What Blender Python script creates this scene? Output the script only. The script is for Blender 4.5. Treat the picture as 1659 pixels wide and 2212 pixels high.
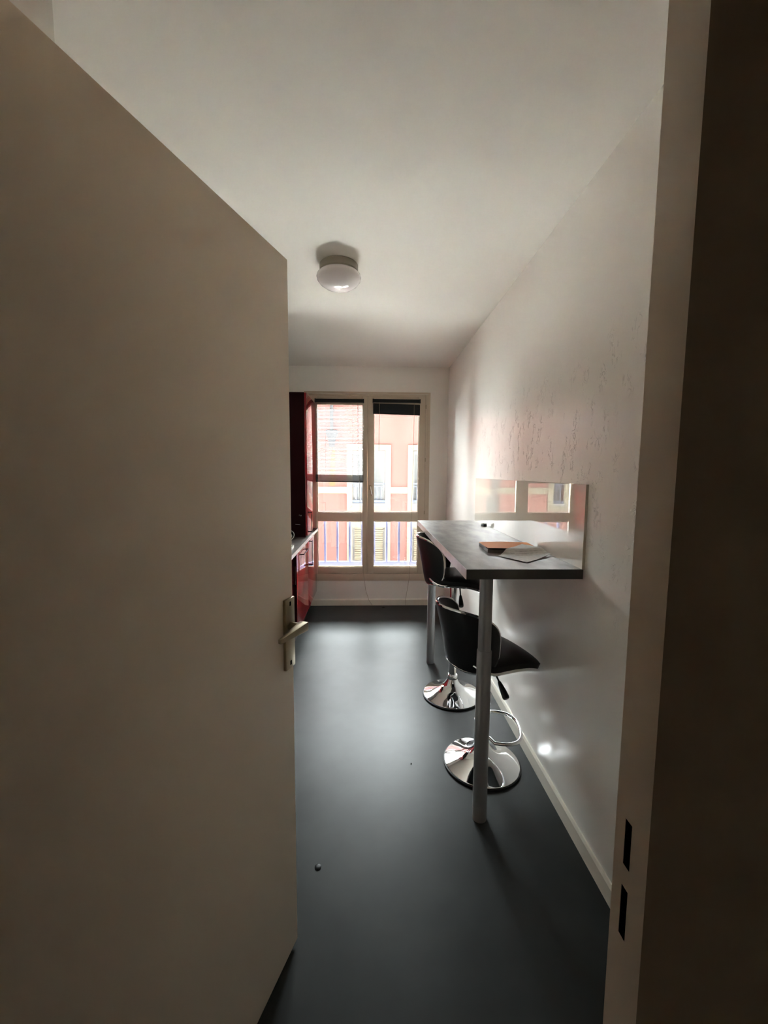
import bpy, bmesh, math, random
from mathutils import Vector, Matrix

random.seed(7)
scene = bpy.context.scene
COL = scene.collection
for o in list(bpy.data.objects):
    bpy.data.objects.remove(o)

# ------------------------------------------------------------------ camera
F_PX, PITCH, YAW, ROLL, CAM_H = 893.54, 0.0959, 0.0336, 0.0063, 1.4742
fw = Vector((math.sin(YAW) * math.cos(PITCH), math.cos(YAW) * math.cos(PITCH), -math.sin(PITCH)))
rt = Vector((math.cos(YAW), -math.sin(YAW), 0))
up = rt.cross(fw)
rt, up = rt * math.cos(ROLL) + up * math.sin(ROLL), up * math.cos(ROLL) - rt * math.sin(ROLL)
cam_data = bpy.data.cameras.new('camera')
cam = bpy.data.objects.new('camera', cam_data)
COL.objects.link(cam)
cam.matrix_world = Matrix(((rt.x, up.x, -fw.x, 0), (rt.y, up.y, -fw.y, 0), (rt.z, up.z, -fw.z, CAM_H), (0, 0, 0, 1)))
cam_data.sensor_fit = 'HORIZONTAL'
cam_data.sensor_width = 36
cam_data.lens = F_PX / 1659 * 36
cam_data.clip_start = 0.01
cam_data.clip_end = 200
scene.camera = cam

# ------------------------------------------------------------------ world: even overcast sky
SKY = 63.0
world = bpy.data.worlds.new('overcast_sky')
scene.world = world
world.use_nodes = True
bg = world.node_tree.nodes['Background']
bg.inputs[0].default_value = (0.93, 0.985, 1.0, 1)
bg.inputs[1].default_value = SKY

# hazy midday sun, high up and a little behind the house opposite: it strikes the pale flat roof added below the window to bounce light inside
SUN, SUN_ELEV, SUN_AZ, SUN_SIZE = 238.0, 78.0, 8.0, 14.0
sl = bpy.data.lights.new('hazy_sun', 'SUN')
sl.energy = SUN
sl.angle = math.radians(SUN_SIZE)
sl.color = (1.0, 0.98, 0.95)
so = bpy.data.objects.new('hazy_sun', sl)
# light travels towards -y (from over the house opposite) and downwards
so.rotation_euler = (math.radians(-(90 - SUN_ELEV)), 0, math.radians(SUN_AZ))
COL.objects.link(so)

# daylight portal in the window opening: gives off nothing itself, only helps sample the sky
pl = bpy.data.lights.new('window_portal', 'AREA')
pl.shape = 'RECTANGLE'
pl.size, pl.size_y = 1.26, 2.0
pl.cycles.is_portal = True
po = bpy.data.objects.new('window_portal', pl)
po.location = (-0.03, 4.71, 1.29)
po.rotation_euler = (math.radians(-90), 0, 0)
COL.objects.link(po)

# ------------------------------------------------------------------ exposure
scene.view_settings.view_transform = 'Standard'
scene.view_settings.look = 'None'
scene.view_settings.exposure = 0.18
scene.view_settings.gamma = 1.0
scene.view_settings.use_curve_mapping = False
scene.cycles.use_light_tree = False
scene.cycles.max_bounces = 9
scene.cycles.diffuse_bounces = 7
scene.cycles.adaptive_threshold = 0.02
scene.cycles.glossy_bounces = 6
scene.cycles.transparent_max_bounces = 16
scene.cycles.sample_clamp_indirect = 0.0

# key dimensions (metres): x right, y into the room, z up
XR, D, C = 0.832, 4.487, 2.58
XL = -1.19
FAC_Y, FAC_TOP, OWN_TOP, STREET = 11.0, 3.6, 26.0, -6.5  # opposite house kept low to admit sky, own wall high to shade it
FAC_X0 = -4.6        # the house opposite is cut off here to let sky light in from the left

# ------------------------------------------------------------------ materials
def mat(name, color, rough=0.5, metal=0.0, ior=1.45, spec=0.5, noise=None, bump=None, coat=0.0):
    """noise=(scale, second colour, detail, stretch) ; bump=(scale, strength, distance, stretch)"""
    m = bpy.data.materials.new(name)
    m.use_nodes = True
    nt = m.node_tree
    b = nt.nodes['Principled BSDF']
    b.inputs['Base Color'].default_value = (*color, 1)
    b.inputs['Roughness'].default_value = rough
    b.inputs['Metallic'].default_value = metal
    b.inputs['IOR'].default_value = ior
    b.inputs['Specular IOR Level'].default_value = spec
    b.inputs['Coat Weight'].default_value = coat
    b.inputs['Coat Roughness'].default_value = 0.04
    tc = nt.nodes.new('ShaderNodeTexCoord')
    def noise_node(scale, detail, stretch):
        mp = nt.nodes.new('ShaderNodeMapping')
        mp.inputs['Scale'].default_value = stretch
        nt.links.new(tc.outputs['Object'], mp.inputs[0])
        n = nt.nodes.new('ShaderNodeTexNoise')
        n.inputs['Scale'].default_value = scale
        n.inputs['Detail'].default_value = detail
        nt.links.new(mp.outputs[0], n.inputs['Vector'])
        return n
    if noise:
        sc, c2, det, st = (list(noise) + [4, (1, 1, 1)])[:4] if len(noise) < 4 else noise
        n = noise_node(sc, det, st)
        r = nt.nodes.new('ShaderNodeValToRGB')
        r.color_ramp.elements[0].position = 0.35
        r.color_ramp.elements[1].position = 0.68
        r.color_ramp.elements[0].color = (*color, 1)
        r.color_ramp.elements[1].color = (*c2, 1)
        nt.links.new(n.outputs[0], r.inputs[0])
        nt.links.new(r.outputs[0], b.inputs['Base Color'])
    if bump:
        sc, strg, dist, st = bump
        n = noise_node(sc, 3, st)
        bp = nt.nodes.new('ShaderNodeBump')
        bp.inputs['Strength'].default_value = strg
        bp.inputs['Distance'].default_value = dist
        nt.links.new(n.outputs[0], bp.inputs['Height'])
        nt.links.new(bp.outputs[0], b.inputs['Normal'])
    return m

def wall_paint(name, color, rough, wrinkles):
    """satin wall paint with roller stipple and, on one wall, raised drips and wrinkles"""
    m = mat(name, color, rough, spec=0.9 if wrinkles else 0.5)
    nt = m.node_tree
    b = nt.nodes['Principled BSDF']
    tc = nt.nodes.new('ShaderNodeTexCoord')
    n1 = nt.nodes.new('ShaderNodeTexNoise')
    n1.inputs['Scale'].default_value = 260
    n1.inputs['Detail'].default_value = 2
    nt.links.new(tc.outputs['Object'], n1.inputs['Vector'])
    b1 = nt.nodes.new('ShaderNodeBump')
    b1.inputs['Strength'].default_value = 0.25
    b1.inputs['Distance'].default_value = 0.0006
    nt.links.new(n1.outputs[0], b1.inputs['Height'])
    last = b1
    if wrinkles:
        mp = nt.nodes.new('ShaderNodeMapping')
        mp.inputs['Scale'].default_value = (1, 1.0, 0.55)
        nt.links.new(tc.outputs['Object'], mp.inputs[0])
        n2 = nt.nodes.new('ShaderNodeTexNoise')
        n2.inputs['Scale'].default_value = 44
        n2.inputs['Detail'].default_value = 2.5
        n2.inputs['Distortion'].default_value = 1.2
        nt.links.new(mp.outputs[0], n2.inputs['Vector'])
        r2 = nt.nodes.new('ShaderNodeValToRGB')       # thin raised contour lines
        e = r2.color_ramp.elements
        e[0].position, e[0].color = 0.535, (0, 0, 0, 1)
        e[1].position, e[1].color = 0.585, (0, 0, 0, 1)
        k = r2.color_ramp.elements.new(0.56); k.color = (1, 1, 1, 1)
        nt.links.new(n2.outputs[0], r2.inputs[0])
        n3 = nt.nodes.new('ShaderNodeTexNoise')       # broken up into single wrinkles
        n3.inputs['Scale'].default_value = 17
        n3.inputs['Detail'].default_value = 2
        nt.links.new(mp.outputs[0], n3.inputs['Vector'])
        r3 = nt.nodes.new('ShaderNodeValToRGB')
        r3.color_ramp.elements[0].position = 0.52
        r3.color_ramp.elements[1].position = 0.62
        nt.links.new(n3.outputs[0], r3.inputs[0])
        # the bad patch of paint lies at chest-to-head height
        sx = nt.nodes.new('ShaderNodeSeparateXYZ')
        nt.links.new(tc.outputs['Object'], sx.inputs[0])
        zr = nt.nodes.new('ShaderNodeMapRange')
        zr.interpolation_type = 'SMOOTHSTEP'
        zr.inputs[1].default_value, zr.inputs[2].default_value = 2.05, 1.85
        nt.links.new(sx.outputs[2], zr.inputs[0])
        zr2 = nt.nodes.new('ShaderNodeMapRange')
        zr2.interpolation_type = 'SMOOTHSTEP'
        zr2.inputs[1].default_value, zr2.inputs[2].default_value = 0.85, 1.2
        nt.links.new(sx.outputs[2], zr2.inputs[0])
        yr = nt.nodes.new('ShaderNodeMapRange')
        yr.interpolation_type = 'SMOOTHSTEP'
        yr.inputs[1].default_value, yr.inputs[2].default_value = 3.5, 3.1
        nt.links.new(sx.outputs[1], yr.inputs[0])
        prev = r2.outputs[0]
        for s in (r3.outputs[0], zr.outputs[0], zr2.outputs[0], yr.outputs[0]):
            mm = nt.nodes.new('ShaderNodeMath'); mm.operation = 'MULTIPLY'
            nt.links.new(prev, mm.inputs[0]); nt.links.new(s, mm.inputs[1])
            prev = mm.outputs[0]
        b2 = nt.nodes.new('ShaderNodeBump')
        b2.inputs['Strength'].default_value = 0.85
        b2.inputs['Distance'].default_value = 0.0034
        nt.links.new(prev, b2.inputs['Height'])
        nt.links.new(b1.outputs[0], b2.inputs['Normal'])
        # slow unevenness of the plaster
        n4 = nt.nodes.new('ShaderNodeTexNoise')
        n4.inputs['Scale'].default_value = 5
        nt.links.new(mp.outputs[0], n4.inputs['Vector'])
        b4 = nt.nodes.new('ShaderNodeBump')
        b4.inputs['Strength'].default_value = 0.25
        b4.inputs['Distance'].default_value = 0.006
        nt.links.new(n4.outputs[0], b4.inputs['Height'])
        nt.links.new(b2.outputs[0], b4.inputs['Normal'])
        last = b4
    nt.links.new(last.outputs[0], b.inputs['Normal'])
    return m

def thin_glass(name):
    m = bpy.data.materials.new(name)
    m.use_nodes = True
    nt = m.node_tree
    nt.nodes.clear()
    out = nt.nodes.new('ShaderNodeOutputMaterial')
    mix = nt.nodes.new('ShaderNodeMixShader')
    fr = nt.nodes.new('ShaderNodeFresnel'); fr.inputs[0].default_value = 1.45
    tr = nt.nodes.new('ShaderNodeBsdfTransparent'); tr.inputs[0].default_value = (0.96, 0.975, 0.97, 1)
    gl = nt.nodes.new('ShaderNodeBsdfGlossy'); gl.inputs['Roughness'].default_value = 0.0
    nt.links.new(fr.outputs[0], mix.inputs[0]); nt.links.new(tr.outputs[0], mix.inputs[1]); nt.links.new(gl.outputs[0], mix.inputs[2])
    nt.links.new(mix.outputs[0], out.inputs[0])
    return m

WALLC = (0.92, 0.895, 0.84)
M = {
    'wall': wall_paint('wall_paint', WALLC, 0.45, False),
    'wall_satin': wall_paint('satin_wall_paint', (0.92, 0.89, 0.835), 0.25, True),
    'ceiling': mat('ceiling_paint', (0.87, 0.845, 0.785), 0.7, bump=(140, 0.2, 0.001, (1, 1, 1))),
    'hall': mat('hall_paint', (0.86, 0.76, 0.62), 0.7, bump=(120, 0.2, 0.001, (1, 1, 1))),
    'floor': mat('lino', (0.024, 0.0258, 0.0255), 0.40, spec=0.20, noise=(2.6, (0.040, 0.0425, 0.042), 8, (1, 1, 1)), bump=(90, 0.10, 0.0008, (1, 1, 1))),
    'door': mat('door_paint', (0.87, 0.77, 0.645), 0.5, bump=(160, 0.15, 0.0006, (1, 1, 1))),
    'frame': mat('door_frame_paint', (0.86, 0.74, 0.60), 0.28),
    'white_paint': mat('white_gloss_paint', (0.80, 0.76, 0.66), 0.3),
    'win': mat('window_paint', (0.62, 0.52, 0.40), 0.35, bump=(60, 0.08, 0.0006, (1, 1, 0.3))),
    'glass': thin_glass('window_glass'),
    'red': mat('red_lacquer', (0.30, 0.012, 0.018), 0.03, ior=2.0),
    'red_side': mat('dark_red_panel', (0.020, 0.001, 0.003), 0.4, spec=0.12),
    'carcass': mat('dark_carcass', (0.05, 0.02, 0.02), 0.5),
    'worktop': mat('grey_laminate', (0.105, 0.086, 0.078), 0.36, spec=0.24, noise=(9, (0.25, 0.215, 0.20), 6, (1.6, 0.6, 1)), bump=(70, 0.1, 0.0006, (1, 1, 1))),
    'edge': mat('laminate_edge', (0.58, 0.51, 0.49), 0.3, noise=(14, (0.70, 0.63, 0.61), 4, (1, 1, 1))),
    'dark_edge': mat('dark_laminate_edge', (0.045, 0.043, 0.042), 0.45),
    'leg': mat('grey_metal', (0.30, 0.305, 0.32), 0.36, 0.45),
    'chrome': mat('chrome', (0.86, 0.87, 0.88), 0.06, 1.0),
    'rubber': mat('black_rubber', (0.012, 0.012, 0.013), 0.5),
    'leather': mat('black_leatherette', (0.009, 0.009, 0.011), 0.40, spec=0.5, bump=(420, 0.2, 0.0005, (1, 1, 1))),
    'plastic': mat('black_plastic', (0.01, 0.01, 0.011), 0.35),
    'brass': mat('worn_brass', (0.42, 0.35, 0.24), 0.38, 0.9),
    'hole': mat('dark_void', (0.003, 0.003, 0.003), 0.9, spec=0.0),
    'panel': mat('white_gloss_panel', (0.80, 0.745, 0.655), 0.015, ior=3.1, spec=0.5),
    'panel_edge': mat('panel_edge', (0.55, 0.50, 0.42), 0.4),
    'opal': mat('opal_glass', (0.86, 0.81, 0.81), 0.12, ior=1.5),
    'lamp_ring': mat('lamp_base_metal', (0.34, 0.31, 0.25), 0.4),  # darkened to carry the shadow ring round the lamp base
    'blind': mat('black_blind', (0.008, 0.010, 0.013), 0.45, spec=0.3),
    'slat': mat('dark_red_grey_slat', (0.0091, 0.0045, 0.0045), 0.4),
    'ladder': mat('pink_ladder_cord', (0.55, 0.16, 0.17), 0.7),
    'cord': mat('beige_cord', (0.36, 0.30, 0.22), 0.7),
    'orange': mat('orange_paper', (0.72, 0.25, 0.085), 0.6),
    'grey_card': mat('grey_card', (0.14, 0.12, 0.12), 0.6),
    'white_item': mat('white_enamel', (0.82, 0.82, 0.78), 0.15),
    'black_gloss': mat('black_gloss', (0.01, 0.01, 0.012), 0.1),
    'stucco': mat('pink_stucco', (0.0999, 0.0383, 0.0331), 0.9, noise=(1.1, (0.1105, 0.0476, 0.0417), 6, (1, 1, 0.35))),  # house opposite: colours darkened below real paint to offset the strong daylight
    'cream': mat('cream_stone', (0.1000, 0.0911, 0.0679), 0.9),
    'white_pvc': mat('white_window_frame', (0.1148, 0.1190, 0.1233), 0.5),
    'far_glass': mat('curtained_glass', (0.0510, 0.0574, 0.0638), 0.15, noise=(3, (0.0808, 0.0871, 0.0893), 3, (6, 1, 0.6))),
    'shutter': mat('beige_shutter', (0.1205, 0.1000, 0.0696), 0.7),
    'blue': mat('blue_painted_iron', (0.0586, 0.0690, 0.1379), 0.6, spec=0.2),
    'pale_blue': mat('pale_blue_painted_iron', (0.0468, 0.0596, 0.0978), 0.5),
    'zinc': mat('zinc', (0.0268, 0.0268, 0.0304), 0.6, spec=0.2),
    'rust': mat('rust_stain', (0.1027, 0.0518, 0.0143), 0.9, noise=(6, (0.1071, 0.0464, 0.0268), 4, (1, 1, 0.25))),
    'asphalt': mat('pale_paving', (0.30, 0.30, 0.29), 0.9, noise=(8, (0.38, 0.38, 0.37), 4, (1, 1, 1))),
    'gravel': mat('bounce_roof_gravel', (0.74, 0.74, 0.72), 0.9, noise=(60, (0.86, 0.86, 0.84), 3, (1, 1, 1))),  # surface of the added roof, pale to throw light inside
    'own_wall': mat('own_dark_wall', (0.07, 0.062, 0.055), 0.9),  # kept dark so little light bounces onto the house opposite
}
# printed letter: faint rows of grey text on paper
def paper_mat():
    m = mat('printed_paper', (0.72, 0.71, 0.70), 0.7)
    nt = m.node_tree
    b = nt.nodes['Principled BSDF']
    tc = nt.nodes.new('ShaderNodeTexCoord')
    w = nt.nodes.new('ShaderNodeTexWave')
    w.bands_direction = 'Y'
    w.inputs['Scale'].default_value = 22
    n = nt.nodes.new('ShaderNodeTexNoise')
    n.inputs['Scale'].default_value = 60
    nt.links.new(tc.outputs['Object'], w.inputs['Vector'])
    nt.links.new(tc.outputs['Object'], n.inputs['Vector'])
    mu = nt.nodes.new('ShaderNodeMath'); mu.operation = 'MULTIPLY'
    nt.links.new(w.outputs['Fac'], mu.inputs[0]); nt.links.new(n.outputs[0], mu.inputs[1])
    r = nt.nodes.new('ShaderNodeValToRGB')
    r.color_ramp.elements[0].position = 0.3; r.color_ramp.elements[0].color = (0.74, 0.73, 0.72, 1)
    r.color_ramp.elements[1].position = 0.6; r.color_ramp.elements[1].color = (0.48, 0.475, 0.47, 1)
    nt.links.new(mu.outputs[0], r.inputs[0])
    nt.links.new(r.outputs[0], b.inputs['Base Color'])
    return m
M['paper'] = paper_mat()

# ------------------------------------------------------------------ mesh helpers
class MB:
    def __init__(self):
        self.v, self.f = [], []
    def add(self, vs, fs):
        o = len(self.v)
        self.v += [tuple(p) for p in vs]
        self.f += [tuple(i + o for i in q) for q in fs]
        return self
    def box(self, x0, x1, y0, y1, z0, z1):
        return self.add([(x0, y0, z0), (x1, y0, z0), (x1, y1, z0), (x0, y1, z0), (x0, y0, z1), (x1, y0, z1), (x1, y1, z1), (x0, y1, z1)],
                        [(0, 3, 2, 1), (4, 5, 6, 7), (0, 1, 5, 4), (1, 2, 6, 5), (2, 3, 7, 6), (3, 0, 4, 7)])
    def lathe(self, prof, n=48, cx=0, cy=0, cap0=True, cap1=True):
        vs = [(cx + r * math.cos(2 * math.pi * i / n), cy + r * math.sin(2 * math.pi * i / n), z) for r, z in prof for i in range(n)]
        fs = [(a * n + i, a * n + (i + 1) % n, (a + 1) * n + (i + 1) % n, (a + 1) * n + i) for a in range(len(prof) - 1) for i in range(n)]
        if cap0: fs.append(tuple(range(n - 1, -1, -1)))
        if cap1: fs.append(tuple((len(prof) - 1) * n + i for i in range(n)))
        return self.add(vs, fs)
    def tube(self, pts, r, n=8, closed=False):
        pts = [Vector(p) for p in pts]
        rs = r if isinstance(r, (list, tuple)) else [r] * len(pts)
        vs, m = [], len(pts)
        ref = None
        for i, p in enumerate(pts):
            a = pts[(i - 1) % m] if (closed or i > 0) else p
            b = pts[(i + 1) % m] if (closed or i < m - 1) else p
            t = (b - a).normalized()
            if ref is None:
                ref = Vector((0, 0, 1)) if abs(t.z) < 0.9 else Vector((1, 0, 0))
            u = (ref - t * ref.dot(t)).normalized()
            ref = u
            w = t.cross(u)
            vs += [p + (u * math.cos(2 * math.pi * k / n) + w * math.sin(2 * math.pi * k / n)) * rs[i] for k in range(n)]
        rng = range(m) if closed else range(m - 1)
        fs = [(i * n + k, i * n + (k + 1) % n, ((i + 1) % m) * n + (k + 1) % n, ((i + 1) % m) * n + k) for i in rng for k in range(n)]
        if not closed:
            fs += [tuple(range(n - 1, -1, -1)), tuple((m - 1) * n + k for k in range(n))]
        return self.add(vs, fs)
    def build(self, name, m, parent=None, smooth=False, bevel=0.0, angle=35, seg=2):
        me = bpy.data.meshes.new(name)
        me.from_pydata(self.v, [], self.f)
        bm = bmesh.new(); bm.from_mesh(me)
        bmesh.ops.recalc_face_normals(bm, faces=bm.faces)
        if bevel:
            bmesh.ops.bevel(bm, geom=[e for e in bm.edges if e.calc_face_angle(0) > 0.5], offset=bevel, segments=seg, affect='EDGES', profile=0.5, clamp_overlap=True)
        bm.to_mesh(me); bm.free()
        if smooth or bevel:
            for p in me.polygons: p.use_smooth = True
            me.set_sharp_from_angle(angle=math.radians(angle))
        me.materials.append(M[m] if isinstance(m, str) else m)
        o = bpy.data.objects.new(name, me)
        COL.objects.link(o)
        if parent: o.parent = parent
        return o

def box(name, m, b, parent=None, bevel=0.0):
    return MB().box(*b).build(name, m, parent, bevel=bevel)
def tag(o, label=None, cat=None, group=None, kind=None):
    if label: o['label'] = label
    if cat: o['category'] = cat
    if group: o['group'] = group
    if kind: o['kind'] = kind
    return o
def empty(name, loc=(0, 0, 0), rz=0.0):
    o = bpy.data.objects.new(name, None)
    COL.objects.link(o)
    o.location = loc
    o.rotation_euler = (0, 0, rz)
    o.empty_display_size = 0.05
    return o
def struct(o, label=None):
    return tag(o, label, kind='structure')
def link_copy(o, parent, loc=None):
    c = o.copy()
    COL.objects.link(c)
    c.parent = parent
    if loc is not None: c.location = loc
    return c

# ------------------------------------------------------------------ the room shell
struct(box('floor', 'floor', (-1.6, 1.6, -1.6, 4.70, -0.12, 0.0)), 'dark grey sheet vinyl floor with a soft sheen')
struct(box('ceiling', 'ceiling', (XL - 0.15, XR + 0.15, 0.40, 4.70, C, C + 0.2)), 'pale matt ceiling of the kitchen')
struct(box('wall_right', 'wall_satin', (XR, XR + 0.15, 0.42, D, 0.0, C)), 'satin white wall with wrinkled paint behind the bar table')
struct(box('wall_left', 'wall', (XL - 0.15, XL, 0.42, D, 0.0, C)), 'white wall behind the red kitchen units')
struct(box('wall_left_return', 'wall', (XL, -0.62, 0.42, 0.915, 0.0, C)), 'white wall corner beside the door hinges')
# back wall with the window opening
WX0, WX1, WZ0, WZ1 = -0.68, 0.62, 0.285, 2.297
bw = MB()
bw.box(XL - 0.15, WX0, D, 4.70, 0, C).box(WX1, XR + 0.15, D, 4.70, 0, C).box(WX0, WX1, D, 4.70, 0, WZ0).box(WX0, WX1, D, 4.70, WZ1, C)
struct(bw.build('wall_back', 'wall'), 'white end wall around the tall window')
# wall with the doorway (thin partition); doorway x -0.545..0.285, z 0..2.06
DX0, DX1, DZ = -0.534, 0.280, 2.056
fwll = MB()
fwll.box(-1.6, DX0 - 0.035, 0.364, 0.415, 0, C + 0.2).box(DX1 + 0.035, 1.6, 0.364, 0.415, 0, C + 0.2).box(DX0 - 0.035, DX1 + 0.035, 0.364, 0.415, DZ + 0.035, C + 0.2)
struct(fwll.build('wall_front', 'hall'), 'dim hallway wall around the doorway')
# hallway behind the camera
struct(box('wall_hall_right', 'hall', (1.25, 1.40, -1.4, 0.364, 0, 2.7)), 'dim hallway side wall')
struct(box('wall_hall_left', 'hall', (-1.40, -1.25, -1.4, 0.364, 0, 2.7)), 'dim hallway side wall')
struct(box('wall_hall_end', 'hall', (-1.25, 1.25, -1.4, -1.25, 0, 2.7)), 'dim hallway wall behind the viewer')
struct(box('ceiling_hall', 'hall', (-1.6, 1.6, -1.6, 0.40, 2.6, 2.78)), 'dim hallway ceiling')

# skirting boards: straight face with a sloping top
def skirting(name, m, a, b, inward, h=0.075, t=0.012):
    a, b, n = Vector((*a, 0)), Vector((*b, 0)), Vector((*inward, 0))
    prof = [(0, 0), (t, 0), (t, h - 0.010), (t * 0.45, h), (0, h)]
    vs = [p + n * q[0] + Vector((0, 0, q[1])) for p in (a, b) for q in prof]
    k = len(prof)
    fs = [(i, (i + 1) % k, k + (i + 1) % k, k + i) for i in range(k)] + [tuple(range(k)), tuple(range(2 * k - 1, k - 1, -1))]
    return struct(MB().add(vs, fs).build(name, m))
tag(skirting('baseboard_right', 'white_paint', (XR, 0.42), (XR, D), (-1, 0)), 'white baseboard along the wall under the bar table')
tag(skirting('baseboard_back', 'white_paint', (-0.66, D), (XR - 0.012, D), (0, -1), h=0.072), 'white baseboard under the window')

# ------------------------------------------------------------------ the window
win = struct(empty('window_1', (0, D, 0)), 'tall two-leaf window with cream frames')
fr = MB()
Y0, Y1 = -0.006, 0.075       # local y of the fixed frame
fr.box(WX0, WX0 + 0.030, Y0, Y1, WZ0, WZ1).box(WX1 - 0.030, WX1, Y0, Y1, WZ0, WZ1)
fr.box(WX0 + 0.030, WX1 - 0.030, Y0, Y1, WZ1 - 0.022, WZ1).box(WX0 + 0.030, WX1 - 0.030, Y0, Y1, WZ0, WZ0 + 0.076)
fr.build('window_frame', 'win', win, bevel=0.003)
fr = MB()
fr.box(WX0 - 0.02, WX0 + 0.004, -0.008, -0.001, WZ0, WZ1 + 0.004).box(WX1 - 0.004, WX1 + 0.018, -0.008, -0.001, WZ0, WZ1 + 0.004).box(WX0 - 0.02, WX1 + 0.018, -0.008, -0.001, WZ1 + 0.004, WZ1 + 0.022)
fr.build('architrave', 'win', win)
MIDX = -0.031
def sash(x0, x1, px0, px1, name):
    b = MB()
    z0, z1 = 0.3622, 2.273
    ys = (-0.016, 0.05)
    b.box(x0, px0, *ys, z0, z1).box(px1, x1, *ys, z0, z1)
    for (a, c) in ((z0, 0.437), (0.943, 1.040), (2.19, z1)):
        b.box(px0, px1, *ys, a, c)
    s = b.build('sash', 'win', win, bevel=0.004)
    for (a, c) in ((0.437, 0.943), (1.040, 2.19)):
        MB().box(px0 - 0.004, px1 + 0.004, 0.018, 0.022, a - 0.004, c + 0.004).build('pane', 'glass', s)
        g = MB()       # slim glazing bead round the pane
        e = 0.006
        g.box(px0, px0 + e, -0.004, 0.017, a, c).box(px1 - e, px1, -0.004, 0.017, a, c).box(px0 + e, px1 - e, -0.004, 0.017, a, a + e).box(px0 + e, px1 - e, -0.004, 0.017, c - e, c)
        g.build('glazing_bead', 'win', s)
    return s
sash(WX0 + 0.032, MIDX - 0.0012, -0.570, -0.080, 'left')
sash(MIDX + 0.0012, WX1 - 0.032, 0.036, 0.519, 'right')
MB().box(MIDX - 0.022, MIDX + 0.022, 0.050, 0.062, 0.3612, 2.274).build('meeting_strip', 'win', win, bevel=0.003)
h = MB().box(-0.013, 0.013, -0.024, -0.016, 1.285, 1.335).build('handle_plate', 'brass', win, bevel=0.003)
MB().tube([(0.000, -0.022, 1.318), (0.0, -0.05, 1.316), (0.004, -0.056, 1.306), (0.018, -0.056, 1.222)], [0.008, 0.008, 0.008, 0.0065], 10).build('handle_lever', 'chrome', win, smooth=True)
for z in (1.61, 1.04, 2.17):
    MB().lathe([(0.006, z - 0.02), (0.006, z + 0.02)], 10, 0.590, -0.012).build('hinge', 'brass', win, smooth=True)
box('sill_board', 'win', (WX0 - 0.012, WX1 + 0.01, -0.014, 0.0, WZ0 - 0.004, WZ0 + 0.072), win, bevel=0.003)

# ------------------------------------------------------------------ the door frame and the open door
dfr = struct(empty('trim_1', (0, 0, 0)), 'painted metal door frame with two dark latch holes')
YR, YS, YH = 0.425, 0.379, 0.354     # room edge, stop edge, hall edge
jb = MB()
XS = DX1 - 0.013                        # stop face
jb.box(XS, DX1 + 0.04, YH, YS, 0, DZ - 0.013)                    # hall half with the stop
holes = [(0.962, 1.022), (1.046, 1.100)]
yh0, yh1 = 0.381, 0.4090
zc = 0.0
for (a, c) in holes:
    jb.box(DX1, DX1 + 0.04, YS, YR, zc, a)
    jb.box(DX1, DX1 + 0.04, yh1, YR, a, c)
    zc = c
jb.box(DX1, DX1 + 0.04, YS, YR, zc, DZ)
jb.build('jamb', 'frame', dfr)
for (a, c) in holes:                      # pockets lined with near-black faces that paint in the shade of the holes
    lh = MB()
    lh.box(DX1 + 0.032, DX1 + 0.0395, YS, yh1, a, c)
    lh.box(DX1 + 0.0006, DX1 + 0.032, yh1 - 0.0006, yh1 + 0.0002, a, c)
    lh.box(DX1 + 0.0006, DX1 + 0.032, YS, yh1, a - 0.0002, a + 0.0006).box(DX1 + 0.0006, DX1 + 0.032, YS, yh1, c - 0.0006, c + 0.0002)
    lh.build('latch_hole', 'hole', dfr)
jb = MB()
jb.box(DX0 - 0.04, DX0 + 0.013, YH, YS, 0, DZ - 0.013).box(DX0 - 0.04, DX0, YS, YR, 0, DZ)
jb.build('hinge_jamb', 'frame', dfr, bevel=0.0015, seg=1)
jb = MB()
jb.box(DX0 - 0.04, DX1 + 0.04, YH, YS, DZ - 0.013, DZ + 0.04).box(DX0 - 0.04, DX1 + 0.04, YS, YR, DZ, DZ + 0.04)
jb.build('head', 'frame', dfr, bevel=0.0015, seg=1)

# door: local x along the leaf from the hinge, local y = -thickness on the visible hall face
DOOR_A = math.pi / 2 - 0.3397
dw, dth = 0.809, 0.040
fe = Vector((-0.2239, 1.177))
ex = Vector((math.sin(0.3397), math.cos(0.3397)))
offn = Vector((ex.y, -ex.x)) * dth
piv = fe - ex * dw - offn
door = struct(empty('door_1', (piv.x, piv.y, 0), DOOR_A), 'cream painted door leaf standing open to the left')
box('door_leaf', 'door', (0, dw, -dth, 0, 0.012, 2.04), door, bevel=0.002)
hs = dw - 0.029
pz = MB().box(hs - 0.025, hs + 0.025, -dth - 0.009, -dth, 0.914, 1.118).build('handle_plate', 'brass', door, bevel=0.002)
for z in (1.103, 0.930):
    MB().box(hs - 0.0035, hs + 0.0035, -dth - 0.0098, -dth - 0.0085, z - 0.006, z + 0.006).build('screw', 'hole', pz)
# lever: round neck, then a flat blade that tapers back towards the hinges
zl = 1.037
MB().tube([(hs, -dth - 0.008, zl), (hs, -dth - 0.050, zl)], 0.0125, 20).build('neck', 'brass', pz, smooth=True)
vs = [(hs + 0.017, -dth - 0.030, zl + 0.0135), (hs + 0.017, -dth - 0.058, zl + 0.0135), (hs - 0.106, -dth - 0.044, zl + 0.006), (hs - 0.106, -dth - 0.034, zl + 0.006),
      (hs + 0.017, -dth - 0.030, zl - 0.0125), (hs + 0.017, -dth - 0.058, zl - 0.0125), (hs - 0.106, -dth - 0.044, zl - 0.007), (hs - 0.106, -dth - 0.034, zl - 0.007)]
MB().add(vs, [(0, 1, 2, 3), (4, 5, 6, 7), (0, 1, 5, 4), (1, 2, 6, 5), (2, 3, 7, 6), (3, 0, 4, 7)]).build('lever', 'brass', pz, bevel=0.003)
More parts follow.
